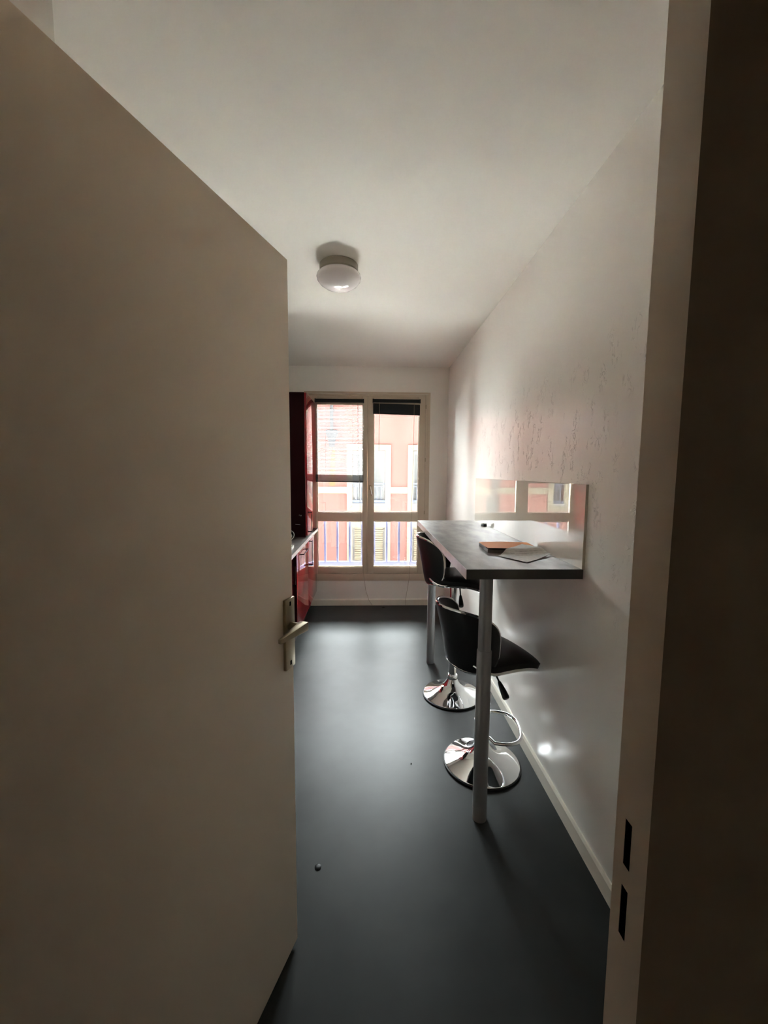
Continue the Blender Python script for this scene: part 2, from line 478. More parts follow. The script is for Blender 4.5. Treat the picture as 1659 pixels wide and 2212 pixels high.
for z in (0.25, 1.02, 1.8):
    MB().lathe([(0.007, z - 0.045), (0.007, z + 0.045)], 12, -0.004, 0.004).build('hinge', 'brass', door, smooth=True)

# ------------------------------------------------------------------ bar table on the right wall
tbl = tag(empty('bar_table', (0.60, 2.37, 0)), 'grey marbled bar table fixed along the right wall', 'table')
TX0, TX1, TY0, TY1, TZ = 0.370, 0.829, 1.553, 3.190, 1.103
def loc(o, p):
    o.location = (-p[0], -p[1], 0)
top = MB().box(TX0 + 0.002, TX1, TY0 + 0.002, TY1, TZ - 0.039, TZ).build('table_top', 'worktop', tbl); loc(top, (0.60, 2.37))
e1 = MB().box(TX0, TX0 + 0.002, TY0, TY1, TZ - 0.039, TZ - 0.0003).build('long_edge_band', 'edge', tbl); loc(e1, (0.60, 2.37))
e2 = MB().box(TX0 + 0.002, TX1, TY0, TY0 + 0.002, TZ - 0.039, TZ - 0.0003).build('end_edge_band', 'dark_edge', tbl); loc(e2, (0.60, 2.37))
for (lx, ly) in ((0.472, 1.628), (0.472, 3.085)):
    lg = MB().lathe([(0.0265, 0.70), (0.0265, TZ - 0.045)], 32, lx, ly).build('leg', 'leg', tbl, smooth=True); loc(lg, (0.60, 2.37))
    fl = MB().lathe([(0.030, 0.0), (0.030, 0.745), (0.0285, 0.748)], 32, lx, ly).build('sleeve', 'leg', lg, smooth=True)
    mp = MB().lathe([(0.05, TZ - 0.045), (0.05, TZ - 0.039)], 24, lx, ly).build('mounting_plate', 'leg', lg, smooth=True)

# glossy splash panel standing on the table against the wall
pn = tag(empty('wall_panel', (XR, 2.37, TZ)), 'glossy off-white panel standing on the table against the wall', 'panel')
q = MB().box(-0.0095, 0.0, 1.552 - 2.37, 3.212 - 2.37, 0.0, 0.329).build('panel_sheet', 'panel', pn, bevel=0.0008, seg=1)
box('edge_strip', 'panel_edge', (-0.0105, 0.0, 1.5495 - 2.37, 1.552 - 2.37, 0.0, 0.329), pn)

# ------------------------------------------------------------------ things on the table
bk = tag(empty('booklet', (0.672, 1.985, TZ), math.radians(-3)), 'orange-covered booklet lying on the bar table', 'booklet')
MB().box(-0.118, 0.112, -0.105, 0.085, 0.0, 0.016).build('page_block', 'grey_card', bk, bevel=0.001, seg=1)
def sheet(name, m, fn, nx, ny, th, parent=None):
    """thin curved sheet with real thickness; fn(u, v) -> (x, y, z)"""
    vs = []
    for s in (0, 1):
        for j in range(ny + 1):
            for i in range(nx + 1):
                x, y, z = fn(i / nx, j / ny)
                vs.append((x, y, z + s * th))
    k = (nx + 1) * (ny + 1)
    id_ = lambda i, j, s: s * k + j * (nx + 1) + i
    fs = []
    for j in range(ny):
        for i in range(nx):
            fs.append((id_(i, j, 1), id_(i + 1, j, 1), id_(i + 1, j + 1, 1), id_(i, j + 1, 1)))
            fs.append((id_(i, j, 0), id_(i, j + 1, 0), id_(i + 1, j + 1, 0), id_(i + 1, j, 0)))
    for i in range(nx):
        fs.append((id_(i, 0, 0), id_(i + 1, 0, 0), id_(i + 1, 0, 1), id_(i, 0, 1)))
        fs.append((id_(i, ny, 0), id_(i, ny, 1), id_(i + 1, ny, 1), id_(i + 1, ny, 0)))
    for j in range(ny):
        fs.append((id_(0, j, 0), id_(0, j, 1), id_(0, j + 1, 1), id_(0, j + 1, 0)))
        fs.append((id_(nx, j, 0), id_(nx, j + 1, 0), id_(nx, j + 1, 1), id_(nx, j, 1)))
    return MB().add(vs, fs).build(name, m, parent, smooth=True)
def cover_fn(u, v, dz=0.0):
    return (-0.118 + 0.245 * u, -0.112 + 0.205 * v, 0.0168 + dz + 0.006 * (1 - v) ** 2 * (1.1 - u) + 0.002 * math.sin(3 * u))
sheet('cover', 'orange', cover_fn, 14, 10, 0.0006, bk)
sheet('lettering', 'grey_card', lambda u, v: cover_fn(0.72 + 0.13 * u, 0.45 + 0.10 * v, 0.0009), 4, 3, 0.0003, bk)
c0, c1, c2, c3 = [Vector(p) for p in ((0.572, 1.803), (0.648, 1.662), (0.818, 1.815), (0.742, 1.975))]
def letter_fn(u, v):
    p = (c0 * (1 - u) + c1 * u) * (1 - v) + (c3 * (1 - u) + c2 * u) * v
    sm = lambda t: (lambda q: q * q * (3 - 2 * q))(max(0.0, min(1.0, t)))
    lift = 0.0225 * sm((p.y - 1.815) / 0.055) * sm((0.835 - p.x) / 0.045)   # rides up over the booklet
    return (p.x - 0.70, p.y - 1.81, 0.0008 + lift + 0.003 * (0.5 + 0.5 * math.sin(7 * v + 2 * u)) + 0.006 * v * u * u)
lt = sheet('letter', 'paper', letter_fn, 16, 20, 0.0005)
lt.location = (0.70, 1.81, TZ)
tag(lt, 'creased grey printed letter half over the orange booklet', 'letter')
er = tag(empty('eraser_block', (0.792, 2.835, TZ), 0.3), 'tiny black block with white top beside the wall panel', 'eraser')
box('block', 'rubber', (-0.012, 0.012, -0.018, 0.018, 0.0, 0.017), er, bevel=0.001)
box('block_top', 'white_item', (-0.012, 0.012, -0.018, 0.018, 0.0172, 0.025), er, bevel=0.001)

# ------------------------------------------------------------------ bar stools
def superellipse(t, n):
    c, s = math.cos(t), math.sin(t)
    return (math.copysign(abs(c) ** (2 / n), c), math.copysign(abs(s) ** (2 / n), s))

def pad_mesh(surf, normal_th, n_exp, rings=12, seg=64):
    """closed padded shell over the unit superellipse; surf(u,v)->point, normal_th(r)->(front, back) offsets"""
    def nrm(u, v):
        e = 1e-3
        a = Vector(surf(u + e, v)) - Vector(surf(u - e, v))
        b = Vector(surf(u, v + e)) - Vector(surf(u, v - e))
        return a.cross(b).normalized()
    vs, fs = [], []
    def layer(side):
        idx = []
        for k in range(rings + 1):
            r = (k / rings) ** 0.8
            row = []
            for s in range(seg):
                if k == 0 and s > 0:
                    row.append(row[0]); continue
                a, b = superellipse(2 * math.pi * s / seg, n_exp)
                u, v = a * r, b * r
                p = Vector(surf(u, v)) + nrm(u, v) * normal_th(r)[side]
                row.append(len(vs)); vs.append(p)
            idx.append(row)
        return idx
    A, B = layer(0), layer(1)
    for L, flip in ((A, False), (B, True)):
        for k in range(rings):
            for s in range(seg):
                q = [L[k][s], L[k + 1][s], L[k + 1][(s + 1) % seg], L[k][(s + 1) % seg]]
                if k == 0: q = [L[0][0], L[1][s], L[1][(s + 1) % seg]]
                fs.append(tuple(reversed(q)) if flip else tuple(q))
    for s in range(seg):
        fs.append((A[rings][s], B[rings][s], B[rings][(s + 1) % seg], A[rings][(s + 1) % seg]))
    return MB().add(vs, fs)

def seat_surf(u, v):
    x, y = 0.186 * u + 0.040, 0.182 * v
    z = 0.0
    if x < -0.03: z += 2.6 * (x + 0.03) ** 2             # sweeps up to the back
    if x > 0.11: z -= 2.8 * (x - 0.11) ** 2              # rolls over at the front
    z += 0.008 * math.cos(max(-1, min(1, (x - 0.05) / 0.12)) * math.pi / 2) - 0.30 * y * y * (0.35 + max(0, x) * 2)
    return (x, y, z)
def back_surf(u, v):
    ph = u * math.radians(80)
    zz = 0.122 + 0.148 * v - 0.020 * u * u
    lean = 0.034 * v + 0.012 * v * v
    return (-(0.195 + lean * math.cos(ph)) * math.cos(ph) - 0.012, (0.182 + 0.014 * v) * math.sin(ph), zz)

def bar_stool(loc_, hs, rz, rz_foot, lev, label):
    t = tag(empty('bar_stool', (*loc_, 0)), label, 'bar stool', 'black bar stools at the wall table')
    rot = Matrix.Rotation(rz, 4, 'Z')
    base = MB().lathe([(0.188, 0.0115), (0.186, 0.0150), (0.170, 0.0205), (0.140, 0.030), (0.105, 0.043), (0.075, 0.060), (0.052, 0.082), (0.038, 0.105), (0.030, 0.128)], 72).build('base', 'chrome', t, smooth=True)
    MB().lathe([(0.189, 0.0), (0.193, 0.004), (0.193, 0.009), (0.188, 0.0122)], 72).build('rubber_rim', 'rubber', base, smooth=True)
    MB().lathe([(0.033, 0.112), (0.034, 0.118), (0.034, 0.140), (0.031, 0.146)], 40).build('collar', 'chrome', t, smooth=True)
    MB().lathe([(0.0245, 0.128), (0.0245, hs - 0.38)], 40).build('column', 'chrome', t, smooth=True)
    MB().lathe([(0.028, hs - 0.385), (0.029, hs - 0.38), (0.029, hs - 0.04)], 40).build('gas_lift', 'chrome', t, smooth=True)
    # loop footrest
    zf = hs - 0.382
    pts = []
    for k in range(33):
        a = math.radians(-155 + 310 * k / 32)
        c, s = superellipse(a, 2.6)
        pts.append((0.070 + 0.112 * c, 0.135 * s * (1 if c > -0.3 else 0.75), zf))
    pts = [(-0.022, -0.012, zf)] + pts + [(-0.022, 0.012, zf)]
    rf = Matrix.Rotation(rz_foot, 4, 'Z')
    ft = MB().tube([rf @ Vector(p) for p in pts], 0.0085, 12).build('footrest', 'chrome', t, smooth=True)
    MB().lathe([(0.031, zf - 0.017), (0.0325, zf - 0.013), (0.0325, zf + 0.013), (0.031, zf + 0.017)], 40).build('footrest_clamp', 'chrome', t, smooth=True)
    # seat
    T = Matrix.Translation((0, 0, hs)) @ rot
    st = pad_mesh(seat_surf, lambda r: (0.012 + 0.020 * (1 - r ** 6), -0.028 + 0.004 * r ** 4), 4.6).build('seat', 'leather', t, smooth=True, angle=60)
    st.matrix_basis = T
    rim = []
    for k in range(96):
        a, b = superellipse(2 * math.pi * k / 96, 4.6)
        p = Vector(seat_surf(a * 1.012, b * 1.012)); p.z -= 0.017
        rim.append(p)
    MB().tube(rim, 0.0080, 8, closed=True).build('trim', 'chrome', st, smooth=True)
    # back
    bk_ = pad_mesh(back_surf, lambda r: (0.006 + 0.008 * (1 - r ** 4), -0.006 - 0.008 * (1 - r ** 4)), 3.4).build('backrest', 'leather', t, smooth=True, angle=60)
    bk_.matrix_basis = T
    rim = []
    for k in range(120):
        a, b = superellipse(2 * math.pi * k / 120, 3.4)
        rim.append(back_surf(a * 1.005, b * 1.005))
    MB().tube(rim, 0.0072, 8, closed=True).build('trim', 'chrome', bk_, smooth=True)
    # mechanism and lever
    pt = MB().box(-0.08, 0.08, -0.07, 0.07, -0.048, -0.026).build('seat_plate', 'plastic', t, bevel=0.004)
    pt.matrix_basis = T
    lv = MB().tube([(0.02, -0.06, hs - 0.040), (0.02 + 0.1 * lev, -0.085, hs - 0.055), (0.02 + 0.47 * lev, -0.128, hs - 0.088)], 0.0045, 8).build('lever', 'plastic', t, smooth=True)
    a, b = Vector((0.02 + 0.45 * lev, -0.125, hs - 0.086)), Vector((0.02 + lev, -0.183, hs - 0.140))
    prof = [(0, 0.007), (0.15, 0.010), (0.55, 0.0145), (0.88, 0.0165), (0.97, 0.014), (1.0, 0.008)]
    MB().tube([a.lerp(b, q) for q, _ in prof], [r for _, r in prof], 14).build('paddle', 'plastic', lv, smooth=True)
    return t
bar_stool((0.572, 1.962), 0.585, math.radians(17), math.radians(-12), 0.034, 'nearer black bar stool, lowered, with chrome-trimmed curved back behind the table leg')
bar_stool((0.548, 2.612), 0.802, math.radians(-17), math.radians(-5), -0.014, 'farther black bar stool, raised, with its seat just under the table edge')

# ------------------------------------------------------------------ kitchen units on the left
XF = -0.580
def bow_handle(a, b, out, w, parent, m='black_gloss', r=0.006):
    """square bow handle from a to b standing out in +x"""
    a, b = Vector(a), Vector(b)
    d = (b - a).normalized() * 0.012
    mbx = MB()
    for p0, p1 in ((a, a + d), (b - d, b)):
        lo = [min(p0[i], p1[i]) for i in range(3)]; hi = [max(p0[i], p1[i]) for i in range(3)]
        mbx.box(lo[0], lo[0] + out, lo[1] - (w if d.y == 0 else 0), hi[1] + (w if d.y == 0 else 0), lo[2] - (w if d.z == 0 else 0), hi[2] + (w if d.z == 0 else 0))
    lo = [min(a[i], b[i]) for i in range(3)]; hi = [max(a[i], b[i]) for i in range(3)]
    mbx.box(lo[0] + out - 0.006, lo[0] + out, lo[1] - (w if d.y == 0 else 0), hi[1] + (w if d.y == 0 else 0), lo[2] - (w if d.z == 0 else 0), hi[2] + (w if d.z == 0 else 0))
    return mbx.build('handle', m, parent)
def unit(y0, y1, xf, name, label):
    u = tag(empty(name, (xf, (y0 + y1) / 2, 0)), label, 'cabinet', 'red kitchen base units')
    ym = (y0 + y1) / 2
    box('carcass', 'carcass', (XL + 0.004 - xf, -0.020, y0 + 0.001 - ym, y1 - 0.001 - ym, 0.165, 0.835), u)
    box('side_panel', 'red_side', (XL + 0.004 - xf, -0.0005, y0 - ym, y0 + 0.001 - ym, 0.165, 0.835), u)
    box('plinth', 'carcass', (-0.30, -0.070, y0 - ym, y1 - ym, 0.0, 0.165), u)
    return u, ym
u1, ym = unit(3.838, 4.452, XF, 'base_cabinet', 'red gloss base cabinet with a tall handle next to the window')
d1 = box('door', 'red', (-0.019, 0.0, 3.8405 - ym, 4.450 - ym, 0.178, 0.830), u1, bevel=0.0012)
bow_handle((0.0, 3.905 - ym, 0.585), (0.0, 3.905 - ym, 0.825), 0.034, 0.006, d1)
u2, ym = unit(3.236, 3.838, XF, 'base_cabinet', 'red gloss base cabinet with a level drawer handle, between the two others')
d2 = box('drawer_front', 'red', (-0.019, 0.0, 3.2385 - ym, 3.8355 - ym, 0.178, 0.830), u2, bevel=0.0012)
bow_handle((0.0, 3.40 - ym, 0.790), (0.0, 3.66 - ym, 0.790), 0.034, 0.004, d2)
u3, ym = unit(2.62, 3.236, XF - 0.026, 'base_cabinet', 'dark red base cabinet set back, half hidden by the door edge')
d3 = box('door', 'red', (-0.019, 0.0, 2.6225 - ym, 3.2335 - ym, 0.178, 0.830), u3, bevel=0.0012)
bow_handle((0.0, 3.19 - ym, 0.58), (0.0, 3.19 - ym, 0.75), 0.024, 0.006, d3)
wt = tag(empty('worktop', (-0.88, 3.53, 0.836)), 'grey kitchen worktop with pale front edge along the left wall', 'worktop')
box('slab', 'worktop', (XL + 0.002 + 0.88, -0.570 + 0.88, 2.62 - 3.53, D - 0.004 - 3.53, 0.0, 0.030), wt)
box('front_edge', 'edge', (-0.570 + 0.88, -0.568 + 0.88, 2.62 - 3.53, D - 0.004 - 3.53, 0.0, 0.0297), wt)
uc = tag(empty('tall_cabinet', (-0.60, 4.15, 0.866)), 'tall dark red gloss cabinet standing on the worktop by the window', 'cabinet')
box('carcass', 'carcass', (XL + 0.004 + 0.60, -0.003, 3.853 - 4.15, 4.452 - 4.15, 0.0, 1.324), uc)
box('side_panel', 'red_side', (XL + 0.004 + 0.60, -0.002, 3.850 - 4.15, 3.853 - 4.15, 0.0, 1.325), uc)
d4 = box('door', 'red', (-0.002, 0.017, 3.851 - 4.15, 4.450 - 4.15, 0.012, 1.322), uc, bevel=0.0012)
bow_handle((0.017, 3.895 - 4.15, 0.040), (0.017, 3.895 - 4.15, 0.236), 0.034, 0.006, d4)
hk = MB()  # chrome stubs and rod added for the highlight spots on the side panel
hk.tube([(-0.055, 3.849 - 4.15, 0.215), (-0.055, 3.835 - 4.15, 0.213), (-0.055, 3.826 - 4.15, 0.205)], 0.006, 8).tube([(-0.040, 3.849 - 4.15, 0.212), (-0.040, 3.835 - 4.15, 0.209), (-0.040, 3.826 - 4.15, 0.200)], 0.006, 8)
hk.build('glint_stubs', 'chrome', uc, smooth=True)
MB().tube([(-0.095, 3.845 - 4.15, 0.120), (-0.050, 3.845 - 4.15, 0.116)], 0.003, 8).build('glint_rod', 'chrome', uc, smooth=True)

# things on the worktop
cp = tag(empty('tipped_bowl', (-0.715, 3.64, 0.866)), 'small black bowl with white rim tipped on the worktop', 'bowl')
A = Matrix.Translation((0, 0, 0.0495)) @ Matrix.Rotation(math.radians(62), 4, 'X')
bw_ = MB().lathe([(0.018, -0.040), (0.032, -0.034), (0.043, -0.012), (0.046, 0.0), (0.0425, 0.0), (0.039, -0.012), (0.028, -0.030)], 40, cap0=True, cap1=True).build('bowl_body', 'black_gloss', cp, smooth=True); bw_.matrix_basis = A
rm = MB().tube([(0.0445 * math.cos(k * math.pi / 20), 0.0445 * math.sin(k * math.pi / 20), 0.001) for k in range(40)], 0.0032, 8, closed=True).build('rim', 'white_item', cp, smooth=True); rm.matrix_basis = A
ms = MB().lathe([(0.010, -0.030), (0.024, -0.026)], 24).build('white_inlay', 'white_item', cp, smooth=True); ms.matrix_basis = A
tr = tag(empty('white_tray', (-0.655, 3.17, 0.866)), 'white shallow tray at the edge of the worktop, cut by the door', 'tray')
box('tray_base', 'white_item', (-0.13, 0.045, -0.10, 0.13, 0.0, 0.005), tr)
tb = MB()
tb.box(0.040, 0.045, -0.10, 0.13, 0.005, 0.022).box(-0.13, -0.125, -0.10, 0.13, 0.005, 0.022).box(-0.125, 0.040, 0.125, 0.13, 0.005, 0.022).box(-0.125, 0.040, -0.10, -0.095, 0.005, 0.022)
tb.build('tray_rim', 'white_item', tr)

# ------------------------------------------------------------------ ceiling lamp
lm = tag(empty('ceiling_lamp', (-0.172, 2.345, C)), 'round opal glass bowl lamp on the ceiling', 'ceiling lamp')
MB().lathe([(0.100, 0.0), (0.103, -0.004), (0.103, -0.034), (0.098, -0.040)], 64).build('lamp_base', 'lamp_ring', lm, smooth=True)
MB().lathe([(0.098, -0.040), (0.107, -0.044), (0.116, -0.053), (0.1195, -0.064), (0.116, -0.077), (0.103, -0.094), (0.080, -0.110), (0.050, -0.121), (0.020, -0.1255), (0.002, -0.126)], 64).build('lamp_bowl', 'opal', lm, smooth=True, angle=80)

# ------------------------------------------------------------------ venetian blinds on the two leaves
def blind(x0, x1, ztop, zstack0, zstack1, slats, label, tilt):
    xm = (x0 + x1) / 2
    b = tag(empty('venetian_blind', (xm, D - 0.030, ztop)), label, 'blind', 'venetian blinds on the window')
    w = (x1 - x0) / 2
    box('headrail', 'blind', (-w + 0.012, w - 0.012, -0.014, 0.012, -0.036, -0.002), b, bevel=0.002)
    for s in (-1, 1):
        box('end_cap', 'plastic', (min(s * w, s * (w - 0.013)), max(s * w, s * (w - 0.013)), -0.016, 0.013, -0.039, 0.001), b, bevel=0.0015)
    n0 = -0.042
    lw = w - 0.006
    if slats:
        zz = [n0 + (zstack1 - ztop - n0) * (k + 0.5) / slats for k in range(slats)]
        me = None
        for z in zz:
            if me is None:
                pr = [(-0.008, -0.0010), (-0.004, 0.0002), (0.0, 0.0006), (0.004, 0.0002), (0.008, -0.0010)]
                vs = [(sx * lw, y, zq + dz) for sx in (-1, 1) for dz in (0, 0.0005) for y, zq in pr]
                fs = []
                for k in range(4):
                    fs += [(k, k + 1, 10 + k + 1, 10 + k), (5 + k, 15 + k, 15 + k + 1, 5 + k + 1)]
                fs += [(0, 10, 15, 5), (4, 9, 19, 14), (0, 5, 6, 7, 8, 9, 4, 3, 2, 1), (10, 11, 12, 13, 14, 19, 18, 17, 16, 15)]
                first = MB().add(vs, fs).build('slat', 'slat', b, smooth=True)
                first.rotation_euler = (math.radians(9), 0, 0)
                first.location = (0, 0, z); me = first
            else:
                c = link_copy(first, b, (0, 0, z)); c.name = 'slat'
    # gathered slats and bottom rail
    n = int((zstack1 - zstack0 - 0.014) / 0.0032)
    g = MB()
    for k in range(n):
        z = zstack0 + 0.014 + 0.0032 * k - ztop
        sl = tilt * 0.5
        j = random.uniform(-0.0008, 0.0008)
        vs = [(-lw, -0.009 + j, z + sl), (lw, -0.009 + j, z - sl), (lw, 0.009 + j, z - sl), (-lw, 0.009 + j, z + sl)]
        vs += [(x, y, zq + 0.0026) for x, y, zq in vs]
        g.add(vs, [(0, 3, 2, 1), (4, 5, 6, 7), (0, 1, 5, 4), (1, 2, 6, 5), (2, 3, 7, 6), (3, 0, 4, 7)])
    tag(g.build('gathered_slats', 'blind', b), kind='stuff')
    zb = zstack0 - ztop
    vs = [(-lw, -0.010, zb + tilt / 2), (lw, -0.010, zb - tilt / 2), (lw, 0.010, zb - tilt / 2), (-lw, 0.010, zb + tilt / 2)]
    vs += [(x, y, z + 0.013) for x, y, z in vs]
    MB().add(vs, [(0, 3, 2, 1), (4, 5, 6, 7), (0, 1, 5, 4), (1, 2, 6, 5), (2, 3, 7, 6), (3, 0, 4, 7)]).build('bottom_rail', 'blind', b)
    return b, xm
bl, xm = blind(-0.586, -0.068, 2.238, 1.366, 1.445, 52, 'half-lowered black venetian blind with open slats on the left leaf', 0.004)
for x in (-0.524, -0.474, -0.186, -0.136):
    MB().tube([(x - xm, -0.0095, -0.036), (x - xm, -0.0095, 1.44 - 2.238)], 0.0011, 6).build('ladder_cord', 'ladder', bl)
MB().tube([(p[0] - xm, p[1] - D + 0.030, p[2] - 2.238) for p in [(-0.130, D - 0.046, 2.20), (-0.122, D - 0.046, 1.60), (-0.112, D - 0.046, 1.20), (-0.094, D - 0.046, 0.80), (-0.076, D - 0.046, 0.45), (-0.066, D - 0.046, 0.33), (-0.045, D - 0.044, 0.18), (-0.012, D - 0.036, 0.07), (0.030, D - 0.030, 0.004)]], 0.0018, 6).build('pull_cord', 'cord', bl, smooth=True)
br_, xm = blind(0.022, 0.530, 2.242, 2.082, 2.192, 0, 'black venetian blind drawn fully up on the right leaf', 0.012)
MB().tube([(0.094 - xm, -0.014, -0.036), (0.094 - xm, -0.0145, 2.08 - 2.242), (0.090 - xm, -0.014, 1.70 - 2.242)], 0.0022, 6).build('tilt_wand', 'cord', br_, smooth=True)
MB().tube([(p[0] - xm, p[1] - D + 0.030, p[2] - 2.242) for p in [(0.462, D - 0.046, 2.20), (0.458, D - 0.046, 1.60), (0.446, D - 0.046, 1.10), (0.440, D - 0.046, 0.60), (0.432, D - 0.046, 0.33), (0.405, D - 0.044, 0.15), (0.392, D - 0.036, 0.06), (0.398, D - 0.034, 0.004)]], 0.0018, 6).build('pull_cord', 'cord', br_, smooth=True)

# ------------------------------------------------------------------ small things on the floor
ds = MB().lathe([(0.012, 0.0), (0.0125, 0.002), (0.009, 0.0045), (0.004, 0.005)], 20).build('rubber_stud', 'rubber', smooth=True)
ds.location = (-0.191, 1.422, 0)
tag(ds, 'small dark round stud on the grey floor beside the open door', 'stud')
def crumb(x, y, s, rz, label):
    vs = [(-1, -0.35, 0), (0.2, -0.5, 0), (1, 0.1, 0), (0.1, 0.5, 0), (-0.6, 0.1, 0.25), (0.1, -0.1, 0.4), (0.6, 0.1, 0.2)]
    c = MB().add([(a * s, b * s, z * s) for a, b, z in vs], [(0, 1, 2, 3), (0, 1, 5, 4), (1, 2, 6, 5), (2, 3, 6), (3, 0, 4), (3, 4, 5, 6)]).build('debris_flake', 'plastic')
    c.location = (x, y, 0.0); c.rotation_euler = (0, 0, rz)
    tag(c, label, 'debris', 'specks of dirt on the floor')
crumb(0.212, 1.964, 0.009, 1.2, 'tiny dark fleck in the middle of the grey floor')
crumb(0.150, 4.40, 0.022, 0.2, 'dark flake below the window, left of the hanging cord end')
crumb(0.335, 4.41, 0.012, 0.9, 'dark flake below the window, right of the other flake')

# ------------------------------------------------------------------ railing outside the window
rl = tag(empty('window_railing', (-0.03, 4.63, 0.4)), 'blue iron railing just outside the window', 'railing')
x0, x1 = WX0 + 0.03, WX1 - 0.03
box('bottom_rail', 'blue', (x0 + 0.0, x1 + 0.03, -0.012, 0.012, 0.0, 0.066), rl)
box('top_rail', 'blue', (x0, x1 + 0.03, -0.016, 0.016, 0.575, 0.605), rl)
first = None
for k in range(-1, 8):
    bx_ = -0.507 + 0.1389 * k + 0.03
    if bx_ < x0 or bx_ > x1 + 0.03: continue
    if first is None:
        first = MB().box(-0.011, 0.011, -0.011, 0.011, 0.066, 0.575).build('bar', 'blue', rl); first.location = (bx_, 0, 0)
    else:
        c = link_copy(first, rl, (bx_, 0, 0)); c.name = 'bar'
struct(box('window_sill_outside', 'white_pvc', (WX0, WX1, 4.56, 4.74, 0.27, 0.33)), 'pale outer window sill')

# ------------------------------------------------------------------ own building around the room, street, house opposite
ow = MB()
ow.box(-40, XL - 0.15, D, 4.70, STREET, OWN_TOP).box(XR + 0.15, 30, D, 4.70, STREET, OWN_TOP).box(XL - 0.15, XR + 0.15, D, 4.70, C, OWN_TOP).box(XL - 0.15, XR + 0.15, D, 4.70, STREET, -0.0)
struct(ow.build('wall_outside', 'own_wall'), 'outer face of the own building, made tall to shade the house opposite')  # unseen wall extended up and sideways to keep sky light off the facade
struct(box('street_ground', 'asphalt', (-45, 14, 4.7, 45, STREET - 0.2, STREET)), 'paved street and added open ground between the two buildings')

struct(box('bounce_roof', 'gravel', (-5.0, 5.0, 4.70, 7.2, -0.95, -0.70)), 'pale gravel flat roof added below the window to bounce daylight inside')  # unseen roof added to bounce sun up to the ceiling

bd = tag(empty('apartment_building', (0, FAC_Y, STREET)), 'pink rendered apartment building with cream window surrounds across the street', 'building')
Z = -STREET
DEPTH = 0.22
ups = [(-0.470, 0.395), (1.138, 2.003), (2.746, 3.611), (4.354, 5.219)]
nar = (-3.58, -3.28)
grd = (-1.84, -1.44)
# facade wall as a mesh with real openings: build from vertical strips
openings = [(a, b, 0.600, 2.045) for a, b in ups] + [(a, b, -1.45, 0.003) for a, b in ups] + [(nar[0], nar[1], 0.600, 2.045), (grd[0], grd[1], -0.10, 0.885)]
xs = sorted({FAC_X0, 9.0} | {v for o in openings for v in o[:2]})
wl = MB()
for a, b in zip(xs[:-1], xs[1:]):
    mid = (a + b) / 2
    z = STREET
    for (oa, ob, oz0, oz1) in sorted([o for o in openings if o[0] < mid < o[1]], key=lambda o: o[2]):
        wl.box(a, b, 0, 0.4, z + Z, oz0 + Z); z = oz1
    wl.box(a, b, 0, 0.4, z + Z, FAC_TOP + Z)
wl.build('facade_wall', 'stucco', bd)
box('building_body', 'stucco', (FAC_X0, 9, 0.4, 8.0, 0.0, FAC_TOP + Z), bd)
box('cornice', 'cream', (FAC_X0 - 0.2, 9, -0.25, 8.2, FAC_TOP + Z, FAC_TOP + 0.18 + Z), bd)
def mitred(x0, x1, z0, z1, w, parent, bottom=True):
    """stone surround: four mitred pieces, each its own part"""
    o = (x0 - w, x1 + w, z0 - w, z1 + w)
    gp = 0.004
    pieces = [[(o[0], o[3]), (o[1], o[3]), (x1, z1), (x0, z1)], [(o[0], o[2]), (o[0], o[3]), (x0, z1), (x0, z0)], [(o[1], o[2]), (o[1], o[3]), (x1, z1), (x1, z0)]]
    if bottom: pieces.append([(o[0], o[2]), (o[1], o[2]), (x1, z0), (x0, z0)])
    for p in pieces:
        cx, cz = sum(q[0] for q in p) / 4, sum(q[1] for q in p) / 4
        p = [(q[0] + (cx - q[0]) * gp, q[1] + (cz - q[1]) * gp) for q in p]
        vs = [(x, -0.05, z + Z) for x, z in p] + [(x, 0.0, z + Z) for x, z in p]
        MB().add(vs, [(0, 1, 2, 3), (7, 6, 5, 4), (0, 1, 5, 4), (1, 2, 6, 5), (2, 3, 7, 6), (3, 0, 4, 7)]).build('surround_stone', 'cream', parent)
